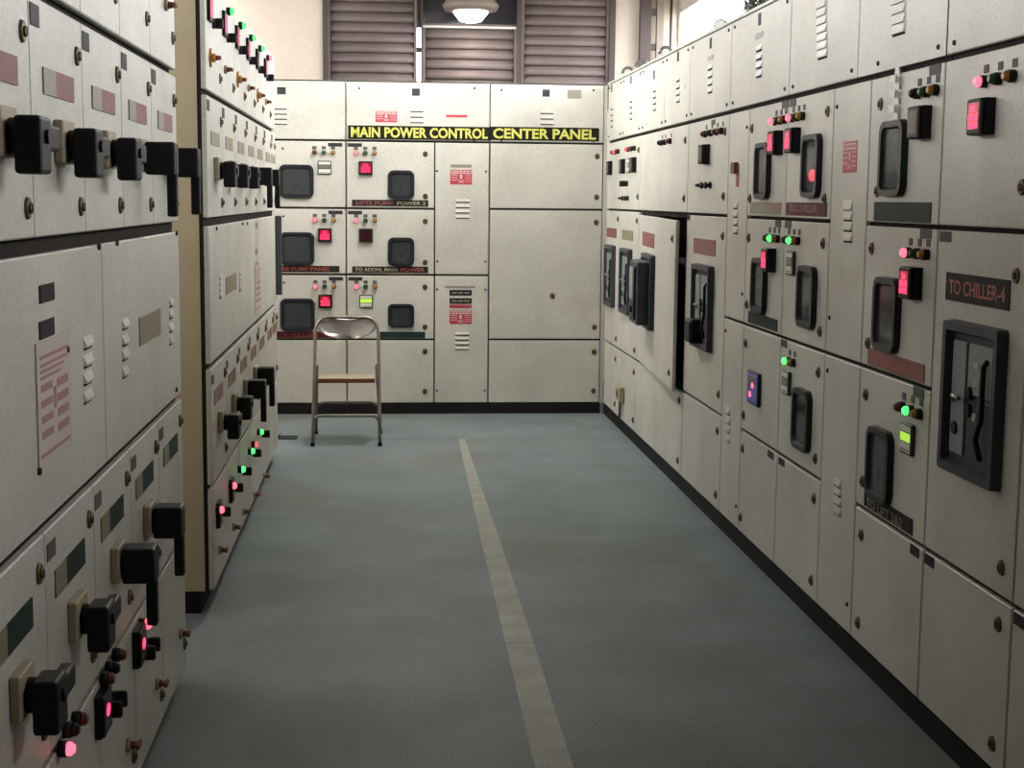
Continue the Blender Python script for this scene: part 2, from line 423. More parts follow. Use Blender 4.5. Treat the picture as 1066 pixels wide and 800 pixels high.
# ------------------------------------------------------------------ cabinets
class Cab:
    def __init__(s, kind, a, b, label, z0=.075, z1=2.365, depth=.76, cat='switchgear cabinet', plinth=True, side='paint', zplinth=None, group=None):
        """a..b along the run in world coordinates (left to right as one faces it)"""
        s.k = kind; s.a, s.b = a, b; s.w = abs(b-a)
        if kind == 'R': loc, rz = (XR, a, 0), -math.pi/2
        elif kind == 'L': loc, rz = (XL, a, 0), math.pi/2
        else: loc, rz = (a, D, 0), 0
        s.root = link('switchgear_cabinet', None, None, loc, (0, 0, rz)); tag(s.root, label, cat, group)
        s.z0, s.z1 = z0, z1
        W = s.w
        bm = bmesh.new()
        # hollow carcass: sides, top, bottom, back so that an opened door shows an inside
        t = .015; y0, y1 = .034, depth
        for q in ((.0005, t, y0, y1, z0, z1), (W-t, W-.0005, y0, y1, z0, z1), (t, W-t, y0, y1, z1-t, z1), (t, W-t, y0, y1, z0, z0+t), (t, W-t, y1-t, y1, z0+t, z1-t)):
            add_box(bm, *q)
        link('carcass', mesh('carcass', bm, side), s.root)
        s.gasket = None
        bm = bmesh.new()
        s.gk = bm
        if plinth:
            zp = z0 if zplinth is None else zplinth
            rec = .004 if kind != 'L' else .05
            link('plinth', boxmesh('plinth', .001, W-.001, rec, depth-.02, 0, z0, 'plinth'), s.root)
        s.fill = [(0, W, z0, z1)]
    def u(s, p):
        return s.a-p if s.k == 'R' else p-s.a
    def close(s, holes=()):
        """dark gasket sheet behind the doors, leaving holes where a door stands open"""
        bm = s.gk; W = s.w
        if not holes:
            add_box(bm, .004, W-.004, .019, .034, s.z0+.002, s.z1-.002)
        else:
            (a, b, c, d) = holes[0]
            ua, ub = sorted((s.u(a), s.u(b)))
            for q in ((.004, W-.004, .019, .034, s.z0+.002, c), (.004, W-.004, .019, .034, d, s.z1-.002), (.004, ua, .019, .034, c, d), (ub, W-.004, .019, .034, c, d)):
                if q[1]-q[0] > .001: add_box(bm, *q)
        link('gasket_frame', mesh('gasket_frame', bm, 'gasket'), s.root)
    def panel(s, a, b, z0, z1, name='door', g=(.005, .005, .007, .007), mt='paint', hinge=None, lip=False, label=None, t=.019, bev=.003):
        u0, u1 = sorted((s.u(a), s.u(b)))
        u0 += g[0]; u1 -= g[1]; z0 += g[2]; z1 -= g[3]
        uc, zc = (u0+u1)/2, (z0+z1)/2
        if hinge == 'left': uc = u0
        bm = bmesh.new(); add_box(bm, u0-uc, u1-uc, 0, t, z0-zc, z1-zc, 0, bev)
        o = link(name, mesh(name, bm, mt), s.root, (uc, 0, zc))
        if label: o['label'] = label
        o_c = (uc, zc); o['c'] = 0; del o['c']
        PC[o.name] = o_c
        return o
    def put(s, par, name, me, p, z, w=0, rot=None):
        c = PC[par.name]
        return link(name, me, par, (s.u(p)-c[0], -w, z-c[1]), rot)
PC = {}
def px(s, par, name, me, x, y, w=0, rot=None, at=0):
    """put a part where pixel (x, y) meets the door face (or a plane 'at' metres in front of it)"""
    p, z = pix(s.k, x, y, at); return s.put(par, name, me, p, z, w, rot)

R0, R1, R2, R3, R4 = .075, .54, 1.01, 1.48, 1.952
TOP = 2.365
def lamps(s, d, ps, z, cols, labels=True):
    for p, c in zip(ps, cols):
        o = s.put(d, 'indicator_lamp', lamp_mesh(c), p, z)
        if c.endswith('On'): o['label'] = 'lit %s indicator lamp' % {'redOn': 'red', 'greenOn': 'green', 'pinkOn': 'red'}[c]
        if labels: s.put(d, 'lamp_label', plate_mesh(.03, .022, 'tabgrey', .002), p, z+.033)
def latches(s, d, p, zs):
    for z in zs: s.put(d, 'latch', latch_mesh(), p, z)
def louvers(s, d, p, zs, w=.1, h=.022):
    for z in zs: s.put(d, 'louver', louver_mesh(w, h), p, z)
def screws(s, d, pts):
    for p, z in pts: s.put(d, 'screw', screw_mesh(), p, z)
def viewport(s, d, p, z, w, h, lit=False):
    s.put(d, 'circuit_breaker', breaker_mesh(w, h, lit), p, z)
    s.put(d, 'window_frame', bezel_mesh(w, h), p, z)
    s.put(d, 'window_pane', pane_mesh(w, h), p, z)
def plate(s, d, p, z, w, h, c, text=None, tc=None, tw=.88, th=.55, t=.003, bold=0, off=0):
    o = s.put(d, 'nameplate', plate_mesh(round(w, 3), round(h, 3), c, t), p, z)
    if text:
        q = s.put(d, 'lettering', textmesh(text, w*tw, h*th, tc, bold, .0006), p+off, z, t)
    return o
def tabs(s, d, p, z, c='tab', w=.085, h=.026):
    s.put(d, 'tab_label', plate_mesh(w, h, c, .002), p, z)
def acb(s, d, p, z, w, h, out=0):
    fr, fc = acb_meshes(w, h)
    f = s.put(d, 'breaker_frame', fr, p, z); g = s.put(d, 'breaker_face', fc, p, z, out)
    return f, g

# ================================================================== SETTING
def room():
    t = .2
    # floor with vinyl sheets
    fl = struct(link('floor', boxmesh('floor', RX0-.2, RX1+.2, RY0-.2, RY1+.2, -.2, -.003, 'floorbase')))
    X1 = .465
    link('vinyl_sheet', boxmesh('vinyl_sheet', RX0, X1-.002, RY0, 9.428, -.003, 0, 'vinyl'), fl)
    bm = bmesh.new()                      # the other sheet is L-shaped
    L6 = [(X1+.002, RY0), (RX1, RY0), (RX1, RY1), (RX0, RY1), (RX0, 9.434), (X1+.002, 9.434)]
    bt = [bm.verts.new((x, y, -.003)) for x, y in L6]; tp = [bm.verts.new((x, y, 0)) for x, y in L6]
    bm.faces.new(bt[::-1]); bm.faces.new(tp)
    for k in range(6): bm.faces.new((bt[k], bt[(k+1) % 6], tp[(k+1) % 6], tp[k]))
    link('vinyl_sheet', mesh('vinyl_sheet', bm, 'vinyl'), fl)
    # tape, in lengths, laid over the joint
    T = [(9.42, .465, .509), (7.8, .447, .512), (6.25, .428, .517), (5.0, .416, .515), (3.85, .406, .511), (2.0, .395, .505)]
    for k in range(len(T)-1):
        a, b = T[k], T[k+1]
        bm = bmesh.new(); g = .006
        vs = [bm.verts.new((x, y, z)) for z in (0, .0012) for x, y in ((a[1], a[0]-g), (a[2], a[0]-g), (b[2], b[0]), (b[1], b[0]))]
        for f in ((0, 1, 2, 3), (7, 6, 5, 4), (0, 4, 5, 1), (1, 5, 6, 2), (2, 6, 7, 3), (3, 7, 4, 0)): bm.faces.new([vs[i] for i in f])
        link('tape_strip', mesh('tape_strip', bm, 'tape'), fl)
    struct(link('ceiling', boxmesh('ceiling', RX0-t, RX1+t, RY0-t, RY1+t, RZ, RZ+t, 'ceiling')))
    def side_wall(name, x0, x1, w):
        bm = bmesh.new()
        add_box(bm, x0, x1, RY0, RY1, 0, w[2]); add_box(bm, x0, x1, RY0, RY1, w[3], RZ)
        add_box(bm, x0, x1, RY0, w[0], w[2], w[3]); add_box(bm, x0, x1, w[1], RY1, w[2], w[3])
        struct(link(name, mesh(name, bm, 'wall')))
    side_wall('wall_left', RX0-t, RX0, WIN_L); side_wall('wall_right', RX1, RX1+.05, WIN_R)
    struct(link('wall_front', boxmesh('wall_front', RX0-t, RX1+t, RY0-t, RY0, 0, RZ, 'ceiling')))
    # back wall with the louvred window
    wx0, _ = onY(336, 40, RY1); wx1, _ = onY(640, 40, RY1); wz0 = 2.3; wz1 = 3.7
    bm = bmesh.new()
    add_box(bm, RX0, wx0, RY1, RY1+t, 0, RZ); add_box(bm, wx1, RX1, RY1, RY1+t, 0, RZ)
    add_box(bm, wx0, wx1, RY1, RY1+t, 0, wz0); add_box(bm, wx0, wx1, RY1, RY1+t, wz1, RZ)
    struct(link('wall_back', mesh('wall_back', bm, 'wall')))
    # window_1
    win = struct(link('window_1', None, None, ((wx0+wx1)/2, RY1, wz0)))
    ox, oz = (wx0+wx1)/2, wz0
    def wpart(name, me): return link(name, me, win)
    def wbox(name, xa, xb, ya, yb, za, zb, mt, par=None):
        return link(name, boxmesh(name, xa-ox, xb-ox, ya, yb, za-oz, zb-oz, mt), par or win)
    X = lambda x: onY(x, 40, RY1)[0]
    a0, a1, b0, b1, c0, c1 = X(341), X(434), X(440), X(538), X(543), X(634)
    wbox('window_frame', wx0, a0, -.03, .10, wz0, wz1, 'frame'); wbox('window_frame', c1, wx1, -.03, .10, wz0, wz1, 'frame')
    wbox('mullion', a1+.035, b0, -.02, .09, wz0, wz1, 'frame'); wbox('mullion', b1, c0, -.02, .09, wz0, wz1, 'frame')
    wbox('window_frame', wx0, wx1, -.02, .10, wz1-.05, wz1, 'frame')
    zt = onY(490, 28, RY1)[1]
    def shutter(xa, xb, za, zb):
        s_ = wbox('shutter', xa, xb, .052, .058, za, zb, 'shutter')
        wbox('stile', xa, xa+.022, .0, .05, za, zb, 'shutter', s_); wbox('stile', xb-.022, xb, .0, .05, za, zb, 'shutter', s_)
        n = int((zb-za)/.082)
        bm = bmesh.new(); h = .082; w = xb-xa-.05
        prof = [(.050, h*.5), (.030, h*.45), (.004, -h*.05), (.002, -h*.35), (.016, -h*.5), (.050, -h*.52)]
        A = [bm.verts.new((-w/2, p[0], p[1])) for p in prof]; B = [bm.verts.new((w/2, p[0], p[1])) for p in prof]
        for k in range(len(prof)):
            l = (k+1) % len(prof); f = bm.faces.new((A[k], A[l], B[l], B[k])); f.smooth = k in (1, 2, 3)
        bm.faces.new(A); bm.faces.new(B[::-1]); me = mesh('slat', bm, 'shutter')
        for k in range(n):
            link('slat', me, s_, ((xa+xb)/2-ox, 0, zb-h*(k+.5)-oz-.004))
        return s_
    shutter(a0, a1, wz0, wz1-.05); shutter(b0, b1, wz0, zt-.012); shutter(c0, c1, wz0, wz1-.05)
    wbox('shutter_rail', b0, b1-.004, -.006, .05, zt-.012, zt+.006, 'white')
    wbox('mullion', a1-.002, a1+.037, .05, .07, zt-.01, wz1, 'shutter'); wbox('mullion', a1-.002, a1+.037, .045, .07, zt-.21, zt-.17, 'shutter')
    wbox('window_frame', b0-.01, b1+.01, .055, .075, zt-.03, zt+.03, 'shutter')
    wbox('window_pane', b0, b1, .06, .068, zt, wz1-.05, 'pane')
    # side windows: frames and mullions in the openings
    for n, (xw, w) in ((2, (RX0, WIN_L)), (3, (RX1, WIN_R))):
        sg = -1 if n == 2 else 1
        win2 = struct(link('window_%d' % n, None, None, (xw+sg*.025, (w[0]+w[1])/2, w[2])))
        L2 = (w[1]-w[0])/2; H2 = w[3]-w[2]
        def fb(name, y0, y1, z0, z1): link(name, boxmesh(name, -.015, .015, y0, y1, z0, z1, 'white'), win2)
        fb('window_frame', -L2, L2, 0, .04); fb('window_frame', -L2, L2, H2-.04, H2)
        fb('window_frame', -L2, -L2+.04, .04, H2-.04); fb('window_frame', L2-.012, L2, .04, H2-.04)
        for k in (1,): fb('mullion', -L2+2*L2*k/3*.55, -L2+2*L2*k/3*.55+.03, .04, H2-.04)
    # ground outside
    g = struct(link('ground_outside', boxmesh('ground_outside', 2.7, 40, -20, 60, -.3, -.25, 'ground')))
room()

# ================================================================== BACK RUN
def back_run():
    z4 = 1.945
    # --- left section
    s = Cab('B', -1.30, -.28, 'grey switchgear cabinet at the left of the end row, behind the folding chair'); s.close()
    cv = s.panel(-.92, -.28, z4, TOP, 'cover_panel', (.004, .004, .007, .012))
    tabs(s, cv, onY(293, 94.5, D)[0], onY(293, 94.5, D)[1], 'tab', .06, .05)
    louvers(s, cv, -.735, [2.17-.035*k for k in range(4)], .1, .02)
    s.panel(-1.30, -.92, R0, z4, 'cable_panel'); s.panel(-1.30, -.92, z4, TOP, 'cover_panel', (.004, .004, .007, .012))
    rows = [R0, R1, 1.003, 1.472, z4]
    for r_ in range(4):
        d = s.panel(-.92, -.28, rows[r_], rows[r_+1], 'door')
        if r_ == 0: latches(s, d, -.88, (.45, .17)); continue
        zc = rows[r_+1]
        tabs(s, d, -.355, zc-.030, 'tab', .10, .026)
        lamps(s, d, (-.50, -.435, -.37), zc-.085, ('redL' if r_ == 3 else 'redOn', 'greenL', 'amberL'))
        if r_ == 3: m_ = lcd_meter(False, .012, 'white')
        else: m_ = digit_meter(True, .03)
        s.put(d, 'meter', m_, -.43, zc-.19)
        viewport(s, d, -.628, zc-.288+(0 if r_ == 3 else .0), .245, .235)
        if r_ == 2: plate(s, d, -.55, zc-.430, .44, .045, 'pdark', 'FIRE PUMP PANEL', 'pred', .84, .6, bold=.01, off=-.03)
        if r_ == 1: plate(s, d, -.56, zc-.430, .44, .045, 'pmaroon', 'CHILLER', 'pbrown', .5, .6, off=-.05)
        screws(s, d, [(-.72, zc-.06)])
    # --- middle section
    s = Cab('B', -.28, .735, 'grey switchgear cabinet under the words MAIN POWER CONTROL, beside the folding chair'); s.close()
    cv = s.panel(-.28, .735, z4, TOP, 'cover_panel', (.004, .004, .007, .012))
    tabs(s, cv, onY(433, 96, D)[0], onY(433, 96, D)[1], 'tab', .055, .05)
    louvers(s, cv, onY(434, 118, D)[0], [2.165-.038*k for k in range(3)], .1, .02)
    p, z = onY(402, 121.5, D); s.put(cv, 'danger_sign', danger_mesh(.15, .078), p, z)
    p, z = onY(475.5, 121, D); plate(s, cv, p, z, .15, .018, 'danger', None)
    screws(s, cv, [onY(374, 92, D), onY(494, 92, D), onY(494, 146.5, D)])
    b = s.panel(-.265, .733, 1.958, 2.052, 'sign_board', (0, 0, 0, 0), 'signblack', label='black sign board reading MAIN POWER CONTROL in yellow', t=.004)
    PC[b.name] = (PC[b.name][0], PC[b.name][1]); b.location.y = -.005
    s.put(b, 'lettering', textmesh('MAIN POWER CONTROL', .965, .073, 'yellow', .03, .0006), .2385, 2.005)
    rows = [R0, R1, 1.003, 1.472, z4]
    for r_ in range(4):
        d = s.panel(-.28, .345, rows[r_], rows[r_+1], 'door'); zc = rows[r_+1]
        latches(s, d, .278, (zc-.088, rows[r_]+.088))
        if r_ == 0: continue
        tabs(s, d, -.218, zc-.030, 'tab', .10, .026)
        lamps(s, d, (-.21, -.145, -.08), zc-.085, ('redOn', 'greenL', 'amberL'))
        mm = {3: digit_meter(True, .03), 2: digit_meter(False, .03), 1: lcd_meter(True, .012, 'white')}[r_]
        s.put(d, 'meter', mm, -.142, zc-.19)
        hh = .17 if r_ == 1 else .205
        viewport(s, d, .107, zc-.305+(.012 if r_ == 1 else 0), .19, hh)
        if r_ == 3:
            plate(s, d, .03, zc-.434, .54, .045, 'pdark'); s.put(d, 'lettering', textmesh('LIFTS PUMP', .26, .026, 'pbrown', .02, .0006), -.08, zc-.434, .003)
            s.put(d, 'lettering', textmesh('POWER 2', .20, .026, 'cream', .01, .0006), .18, zc-.434, .003)
        if r_ == 2:
            plate(s, d, .03, zc-.432, .54, .045, 'pdark'); s.put(d, 'lettering', textmesh('TO ADDNL MAIN', .30, .026, 'cream', .01, .0006), -.07, zc-.432, .003)
            s.put(d, 'lettering', textmesh('POWER', .17, .026, 'pred', .02, .0006), .19, zc-.432, .003)
        if r_ == 1: plate(s, d, .115, zc-.43, .33, .045, 'pgreen')
    d = s.panel(.345, .735, R0, 1.003, 'cable_panel')
    screws(s, d, [(.365, .90), (.71, .90), (.365, .17), (.71, .17)])
    p, z = onY(479, 299, D); plate(s, d, p, z, .22, .014, 'pgrey')
    for y0, y1 in ((302, 308), (311, 316)):
        p, z = onY(479.5, (y0+y1)/2, D); plate(s, d, p, z, .16, .040, 'pdark')
        for q in range(3): s.put(d, 'print_mark', plate_mesh(.038, .010, 'pgrey', .0008), p-.045+.045*q, z, .003)
    p, z = onY(479.5, 319, D); plate(s, d, p, z, .16, .022, 'danger')
    p, z = onY(479.5, 330.5, D); s.put(d, 'danger_sign', danger_mesh(.16, .098), p, z)
    louvers(s, d, .545, [.585-.035*k for k in range(4)], .105, .02)
    d = s.panel(.345, .735, 1.003, z4, 'cable_panel')
    screws(s, d, [(.36, 1.74), (.71, 1.74), (.365, 1.10), (.71, 1.10)])
    p, z = onY(480, 173, D); plate(s, d, p, z, .15, .022, 'pgrey')
    p, z = onY(480, 184.5, D); s.put(d, 'danger_sign', danger_mesh(.155, .105), p, z)
    louvers(s, d, .545, [1.535-.038*k for k in range(4)], .105, .02)
    # --- right section
    s = Cab('B', .735, 1.556, 'plain grey switchgear cabinet under the words CENTER PANEL, in the far right corner'); s.close()
    cv = s.panel(.735, 1.55, z4, TOP, 'cover_panel', (.004, .004, .007, .012))
    tabs(s, cv, onY(568.5, 97, D)[0], onY(568.5, 97, D)[1], 'tab', .052, .05)
    louvers(s, cv, onY(569.5, 120, D)[0], [2.165-.038*k for k in range(3)], .1, .02)
    screws(s, cv, [onY(522, 94, D), onY(618, 94, D), onY(522, 147, D), onY(618, 147, D)])
    p, z = onY(598, 98, D); plate(s, cv, p, z, .10, .06, 'pgrey')  # thin plate standing in for a patch of torn adhesive
    b = s.panel(.737, 1.515, 1.962, 2.056, 'sign_board', (0, 0, 0, 0), 'signblack', label='black sign board reading CENTER PANEL in yellow', t=.004)
    b.location.y = -.005
    s.put(b, 'lettering', textmesh('CENTER PANEL', .735, .073, 'yellow', .03, .0006), 1.125, 2.009)
    for z0, z1, nm in ((R0, R1, 'door'), (R1, 1.476, 'door'), (1.476, z4, 'door')):
        d = s.panel(.735, 1.55, z0, z1, nm)
        latches(s, d, 1.505, (z1-.09, z0+.09))
        if z0 == R1:
            p, z = onY(575, 308.5, D); s.put(d, 'blanking_plug', latch_mesh(), p, z)
    # filler strip closing the corner
    link('corner_strip', boxmesh('corner_strip', 1.551-.735, 1.574-.735, .004, .03, R0, TOP-.01, 'paint'), s.root)
back_run()

# ================================================================== RIGHT RUN
def right_run():
    X = lambda x, y, w=0: pix('R', x, y, w)
    def cover(s, a, b, g0=.005, g1=.005, sc_=True):
        cv = s.panel(a, b, R4, TOP, 'cover_panel', (g0, g1, .012, .010), bev=0 if min(g0, g1) < .005 else .003)
        d = .06
        if sc_: screws(s, cv, [(a-d, R4+.04), (b+d, R4+.04), (a-d, TOP-.035), (b+d, TOP-.035)])
        link('top_lip', boxmesh('top_lip', s.u(a)+.002, s.u(b)-.002, -.008, .03, TOP-.008, TOP+.004, 'paint'), s.root)
        return cv
    def slits(s, cv, x, ys, w=.10, h=.022):
        for y in ys: p, z = X(x, y); s.put(cv, 'louver', louver_mesh(w, h), p, z)
    # ---- A1 in the corner, two breakers side by side
    s = Cab('R', 10.55, 9.15, 'grey switchgear cabinet in the far right corner holding two narrow breaker doors'); s.close()
    cv = cover(s, 10.53, 9.91); slits(s, cv, 637, (112, 118, 124, 130)); tabs(s, cv, X(637, 92)[0], X(637, 92)[1], 'tab', .045, .052)
    cv = cover(s, 9.91, 9.15); slits(s, cv, 657, (104, 110, 116, 122)); tabs(s, cv, X(657, 83)[0], X(657, 83)[1], 'tab', .045, .052)
    p, z = X(651, 112); s.put(cv, 'notice_label', plate_mesh(.07, .10, 'white', .002), p, z)
    d = s.panel(10.53, 9.15, R3, R4, 'door'); latches(s, d, 9.21, (1.86, 1.57))
    lamps(s, d, (10.1, 10.2, 10.0, 9.60, 9.47, 9.34), 1.875, ('pinkOn', 'redL', 'redL', 'pinkOn', 'redL', 'black'), False)
    for p in (10.34, 9.78, 9.55, 9.34): s.put(d, 'meter', digit_meter(False, .03) if p != 9.55 else lcd_meter(False, .012, 'white'), p, 1.77)
    s.put(d, 'selector_switch', knob_mesh(), 9.72, 1.655); s.put(d, 'selector_switch', knob_mesh(), 9.62, 1.655)
    for p in (9.80, 9.68, 9.58): s.put(d, 'selector_switch', toggle_mesh('black'), p, 1.56)
    for a, b, pc in ((10.53, 9.91, 'pbrown'), (9.91, 9.15, 'polive')):
        d = s.panel(a, b, R1, R3, 'door', (.004, .004, .007, .007)); c = (a+b)/2
        plate(s, d, c+.05, 1.32, .44, .065, pc)
        acb(s, d, c+.03, 1.02, .37, .43); latches(s, d, b+.07, (1.42, .60))
        d = s.panel(a, b, R0, R1, 'door', (.003, .003, .007, .007)); latches(s, d, b+.07, (.46, .15))
        if b == 9.15:
            p, z = X(648.5, 410); bm = bmesh.new(); add_box(bm, -.07, .07, -.04, 0, -.05, .05, 0, .006); add_box(bm, -.03, .03, -.044, -.038, -.02, .02, 1)
            tube(bm, [(0, -.02, -.05), (0, -.02, -.16)], .01, 6, 1)
            s.put(d, 'socket_box', mesh('socket_box', bm, ['beige', 'tabgrey']), p, z)
    for y in (9.75, 10.3): eye(s, y)
    # ---- A2 with the door ajar
    s = Cab('R', 9.15, 7.68, 'grey switchgear cabinet whose big breaker door stands ajar on a dark gap'); s.close([(9.11, 7.71, R1+.03, R3-.02)])
    cv = cover(s, 9.15, 8.39); slits(s, cv, 681.5, (93, 99.5, 106, 112.5)); tabs(s, cv, X(681, 78)[0], X(681, 78)[1], 'tab', .045, .052)
    cv = cover(s, 8.39, 7.68); slits(s, cv, 706, (82, 89.5, 96.5, 103.5)); tabs(s, cv, X(706, 59)[0], X(706, 59)[1], 'tab', .045, .052)
    plate(s, cv, X(711, 90)[0], X(711, 90)[1], .10, .03, 'white')
    d = s.panel(9.15, 7.68, R3, R4, 'door'); latches(s, d, 7.76, (1.865, 1.56))
    lamps(s, d, (8.42, 8.32, 8.16), 1.875, ('black', 'black', 'redL'))
    d = s.panel(9.15, 7.68, R1, R3, 'door', (.006, .012, .012, .022), hinge='left', label='hinged breaker door standing slightly open'); d.rotation_euler = (0, math.radians(.6), math.radians(-2.2))
    plate(s, d, 8.72, 1.32, .50, .085, 'pbrown')
    f, g = acb(s, d, 8.62, 1.02, .42, .44)
    bm = bmesh.new(); add_box(bm, -.16, .16, -.10, -.004, -.19, .18, 0, .008); add_box(bm, -.12, .04, -.108, -.098, -.05, .14, 1, .003)
    add_box(bm, .06, .13, -.112, -.098, -.16, .15, 2, .004); add_prism(bm, circ(.02, 12, None, -.05, -.11), -.10, -.115, 2, True)
    s.put(d, 'breaker_block', mesh('breaker_block', bm, ['dark', 'inside2', 'black']), 8.62, 1.02)
    latches(s, d, 7.79, (1.36, .64))
    d = s.panel(9.15, 7.68, R0, R1, 'door'); latches(s, d, 7.76, (.48, .15))
    # gear seen through the gap
    link('busbar_chamber', boxmesh('busbar_chamber', .12, 1.35, .22, .6, .6, 1.25, 'inside'), s.root)
    eye(s, 8.9)
    # ---- A3
    s = Cab('R', 7.68, 6.76, 'grey switchgear cabinet with red plate and tall breaker, right of the open door'); s.close()
    cv = cover(s, 7.68, 6.76); tabs(s, cv, X(740, 45)[0], X(740, 45)[1], 'tab', .045, .052)
    plate(s, cv, X(740, 60)[0], X(740, 60)[1], .11, .02, 'tagpale'); slits(s, cv, 739.5, (69.5, 77.5, 85.5, 93.5))
    d = s.panel(7.68, 6.76, R3, R4, 'door'); latches(s, d, 6.84, (1.87, 1.57))
    tabs(s, d, 7.1, 1.925, 'tabgrey')
    lamps(s, d, (7.25, 7.12, 7.0, 6.89), 1.875, ('redL', 'black', 'redL', 'redL'))
    s.put(d, 'meter', digit_meter(False, .04), 7.21, 1.775)
    for p in (7.32, 7.22, 7.12): s.put(d, 'selector_switch', toggle_mesh('black'), p, 1.625)
    d = s.panel(7.68, 6.76, R1, R3, 'door'); plate(s, d, 7.235, 1.322, .50, .078, 'pbrown')
    acb(s, d, 7.20, 1.025, .41, .42); latches(s, d, 6.83, (1.385, .635)); tabs(s, d, 7.63, 1.462, 'tab', .07, .03)
    bm = bmesh.new(); add_box(bm, -.07, .07, -.07, -.004, -.06, .06, 0, .012); s.put(d, 'breaker_handle', mesh('breaker_handle', bm, 'black'), 7.28, .90)
    d = s.panel(7.68, 6.76, R0, R1, 'door'); latches(s, d, 6.83, (.46, .15))
    d = d
    # ---- A4
    s = Cab('R', 6.76, 5.76, 'grey switchgear cabinet with a blue-faced meter on its third door'); s.close()
    cv = cover(s, 6.76, 5.76); tabs(s, cv, X(791, 20)[0], X(791, 20)[1], 'tab', .045, .052)
    plate(s, cv, X(790.5, 37)[0], X(790.5, 37)[1], .13, .025, 'tagpale'); slits(s, cv, 790.5, (49.5, 58.5, 67.5, 76.5))
    d = s.panel(6.76, 6.38, R2, R4, 'cable_panel'); slits(s, d, 766, (213, 222, 230.5, 239), .085, .03)
    screws(s, d, [(6.42, 1.87), (6.42, 1.14)])
    p, z = X(768, 183); s.put(d, 'tag_label', plate_mesh(.05, .10, 'pred', .003), p, z); s.put(d, 'tag_label', plate_mesh(.07, .05, 'rust', .02), p+.03, z+.035)
    d = s.panel(6.76, 6.38, R0, R2, 'cable_panel'); slits(s, d, 758, (427, 437, 446, 456), .085, .03); screws(s, d, [(6.72, .95), (6.42, .18)])
    d = s.panel(6.38, 5.76, R3, R4, 'door'); feeder(s, d, 6.10, 1.675, 'redOn', 5.875, plate_=('polive', .50, 6.07)); latches(s, d, 6.33, (1.86, 1.56))
    p = 6.07
    s.put(d, 'lettering', textmesh('POWER', .2, .028, 'pred', .02, .0006), 5.93, 1.524, .003)
    d = s.panel(6.38, 5.76, R2, R3, 'door'); feeder(s, d, 6.10, 1.195, 'greenOn', 5.92, plate_=('pgreen', .48, 6.06)); latches(s, d, 6.33, (1.39, 1.10))
    d = s.panel(6.38, 5.76, R1, R2, 'door'); latches(s, d, 6.33, (.93, .61))
    s.put(d, 'meter', blue_meter(), 6.14, .755)
    d = s.panel(6.38, 5.76, R0, R1, 'door'); latches(s, d, 6.33, (.46, .15)); tabs(s, d, 5.86, .515, 'tab', .09, .03)
    # ---- A5
    s = Cab('R', 5.76, 4.76, 'grey switchgear cabinet with a red glow in its uppermost window and a red danger sign'); s.close()
    cover(s, 4.91, 4.76, .005, .0002, False); cv = cover(s, 5.76, 4.91)
    for k in range(7): p, z = X(855.5+.2*k, 3+8.6*k); s.put(cv, 'louver', louver_mesh(.12, .034), p, z)
    d = s.panel(5.76, 5.16, R3, R4, 'door'); feeder(s, d, 5.385, 1.68, 'redOn', 5.62, plate_=('pmaroon', .54, 5.47), lit=True); latches(s, d, 5.23, (1.87, 1.56))
    s.put(d, 'lettering', textmesh('TO CHILLER', .38, .028, 'pbrown', .02, .0006), 5.50, 1.524, .003)
    d = s.panel(5.76, 5.16, R2, R3, 'door'); feeder(s, d, 5.39, 1.195, 'greenOn', 5.63, lcd='white'); latches(s, d, 5.23, (1.40, 1.08))
    d = s.panel(5.76, 5.16, R1, R2, 'door'); feeder(s, d, 5.40, .73, 'greenOn', 5.635, lcd='white', nl=2); latches(s, d, 5.23, (.93, .61))
    d = s.panel(5.76, 5.16, R0, R1, 'door'); latches(s, d, 5.23, (.46, .15)); tabs(s, d, 5.69, .515, 'tab', .09, .03)
    d = s.panel(5.16, 4.76, R2, R4, 'cable_panel'); slits(s, d, 883, (213.5, 223.5, 234.5, 245.5), .10, .034)
    screws(s, d, [(5.12, 1.88), (5.12, 1.14)]); p, z = X(885, 163.5); s.put(d, 'danger_sign', danger_mesh(.15, .105), p, z)
    d = s.panel(5.16, 4.76, R0, R2, 'cable_panel'); slits(s, d, 872, (502, 511, 521, 531), .085, .026); screws(s, d, [(5.12, .95), (4.80, .18)])
    # ---- A6
    s = Cab('R', 4.76, 4.12, 'grey switchgear cabinet with a strip of crumpled white tape hanging over its top window'); s.close()
    cv = cover(s, 4.76, 4.12, .0002)
    for k in range(6): p, z = X(936, -24+10.5*k); s.put(cv, 'louver', louver_mesh(.12, .036), p, z)
    d = s.panel(4.76, 4.12, R3, R4, 'door'); latches(s, d, 4.66, (1.86, 1.585)); feeder(s, d, 4.50, 1.685, 'black', 4.258, plate_=('pgreen', .50, 4.43), off=True, ph=.06)
    bm = bmesh.new()
    zs = [.10, .075, .05, .03, .005, -.015, -.04, -.06, -.085]
    for k in range(len(zs)-1):
        y = -.014-.006*((k % 2)*2-1)
        a = .024 if k else .014
        add_prism(bm, [(-a-.004*(k % 3), zs[k]), (a, zs[k]-.004), (.024-.003*(k % 2), zs[k+1]), (-.022, zs[k+1]+.003)], y, y+.006, 0)
    bm2 = s.put(d, 'crumpled_tape', mesh('crumpled_tape', bm, 'white'), 4.50, 1.865); bm2['label'] = 'strip of crumpled white tape'
    d = s.panel(4.76, 4.12, R2, R3, 'door'); latches(s, d, 4.69, (1.40, 1.09)); feeder(s, d, 4.50, 1.20, 'redOn', 4.275, plate_=('pbrown', .51, 4.43), ph=.056)
    s.put(d, 'lettering', textmesh('TO CHILLER HS 3', .44, .032, 'pred', .02, .0006), 4.43, 1.048, .003)
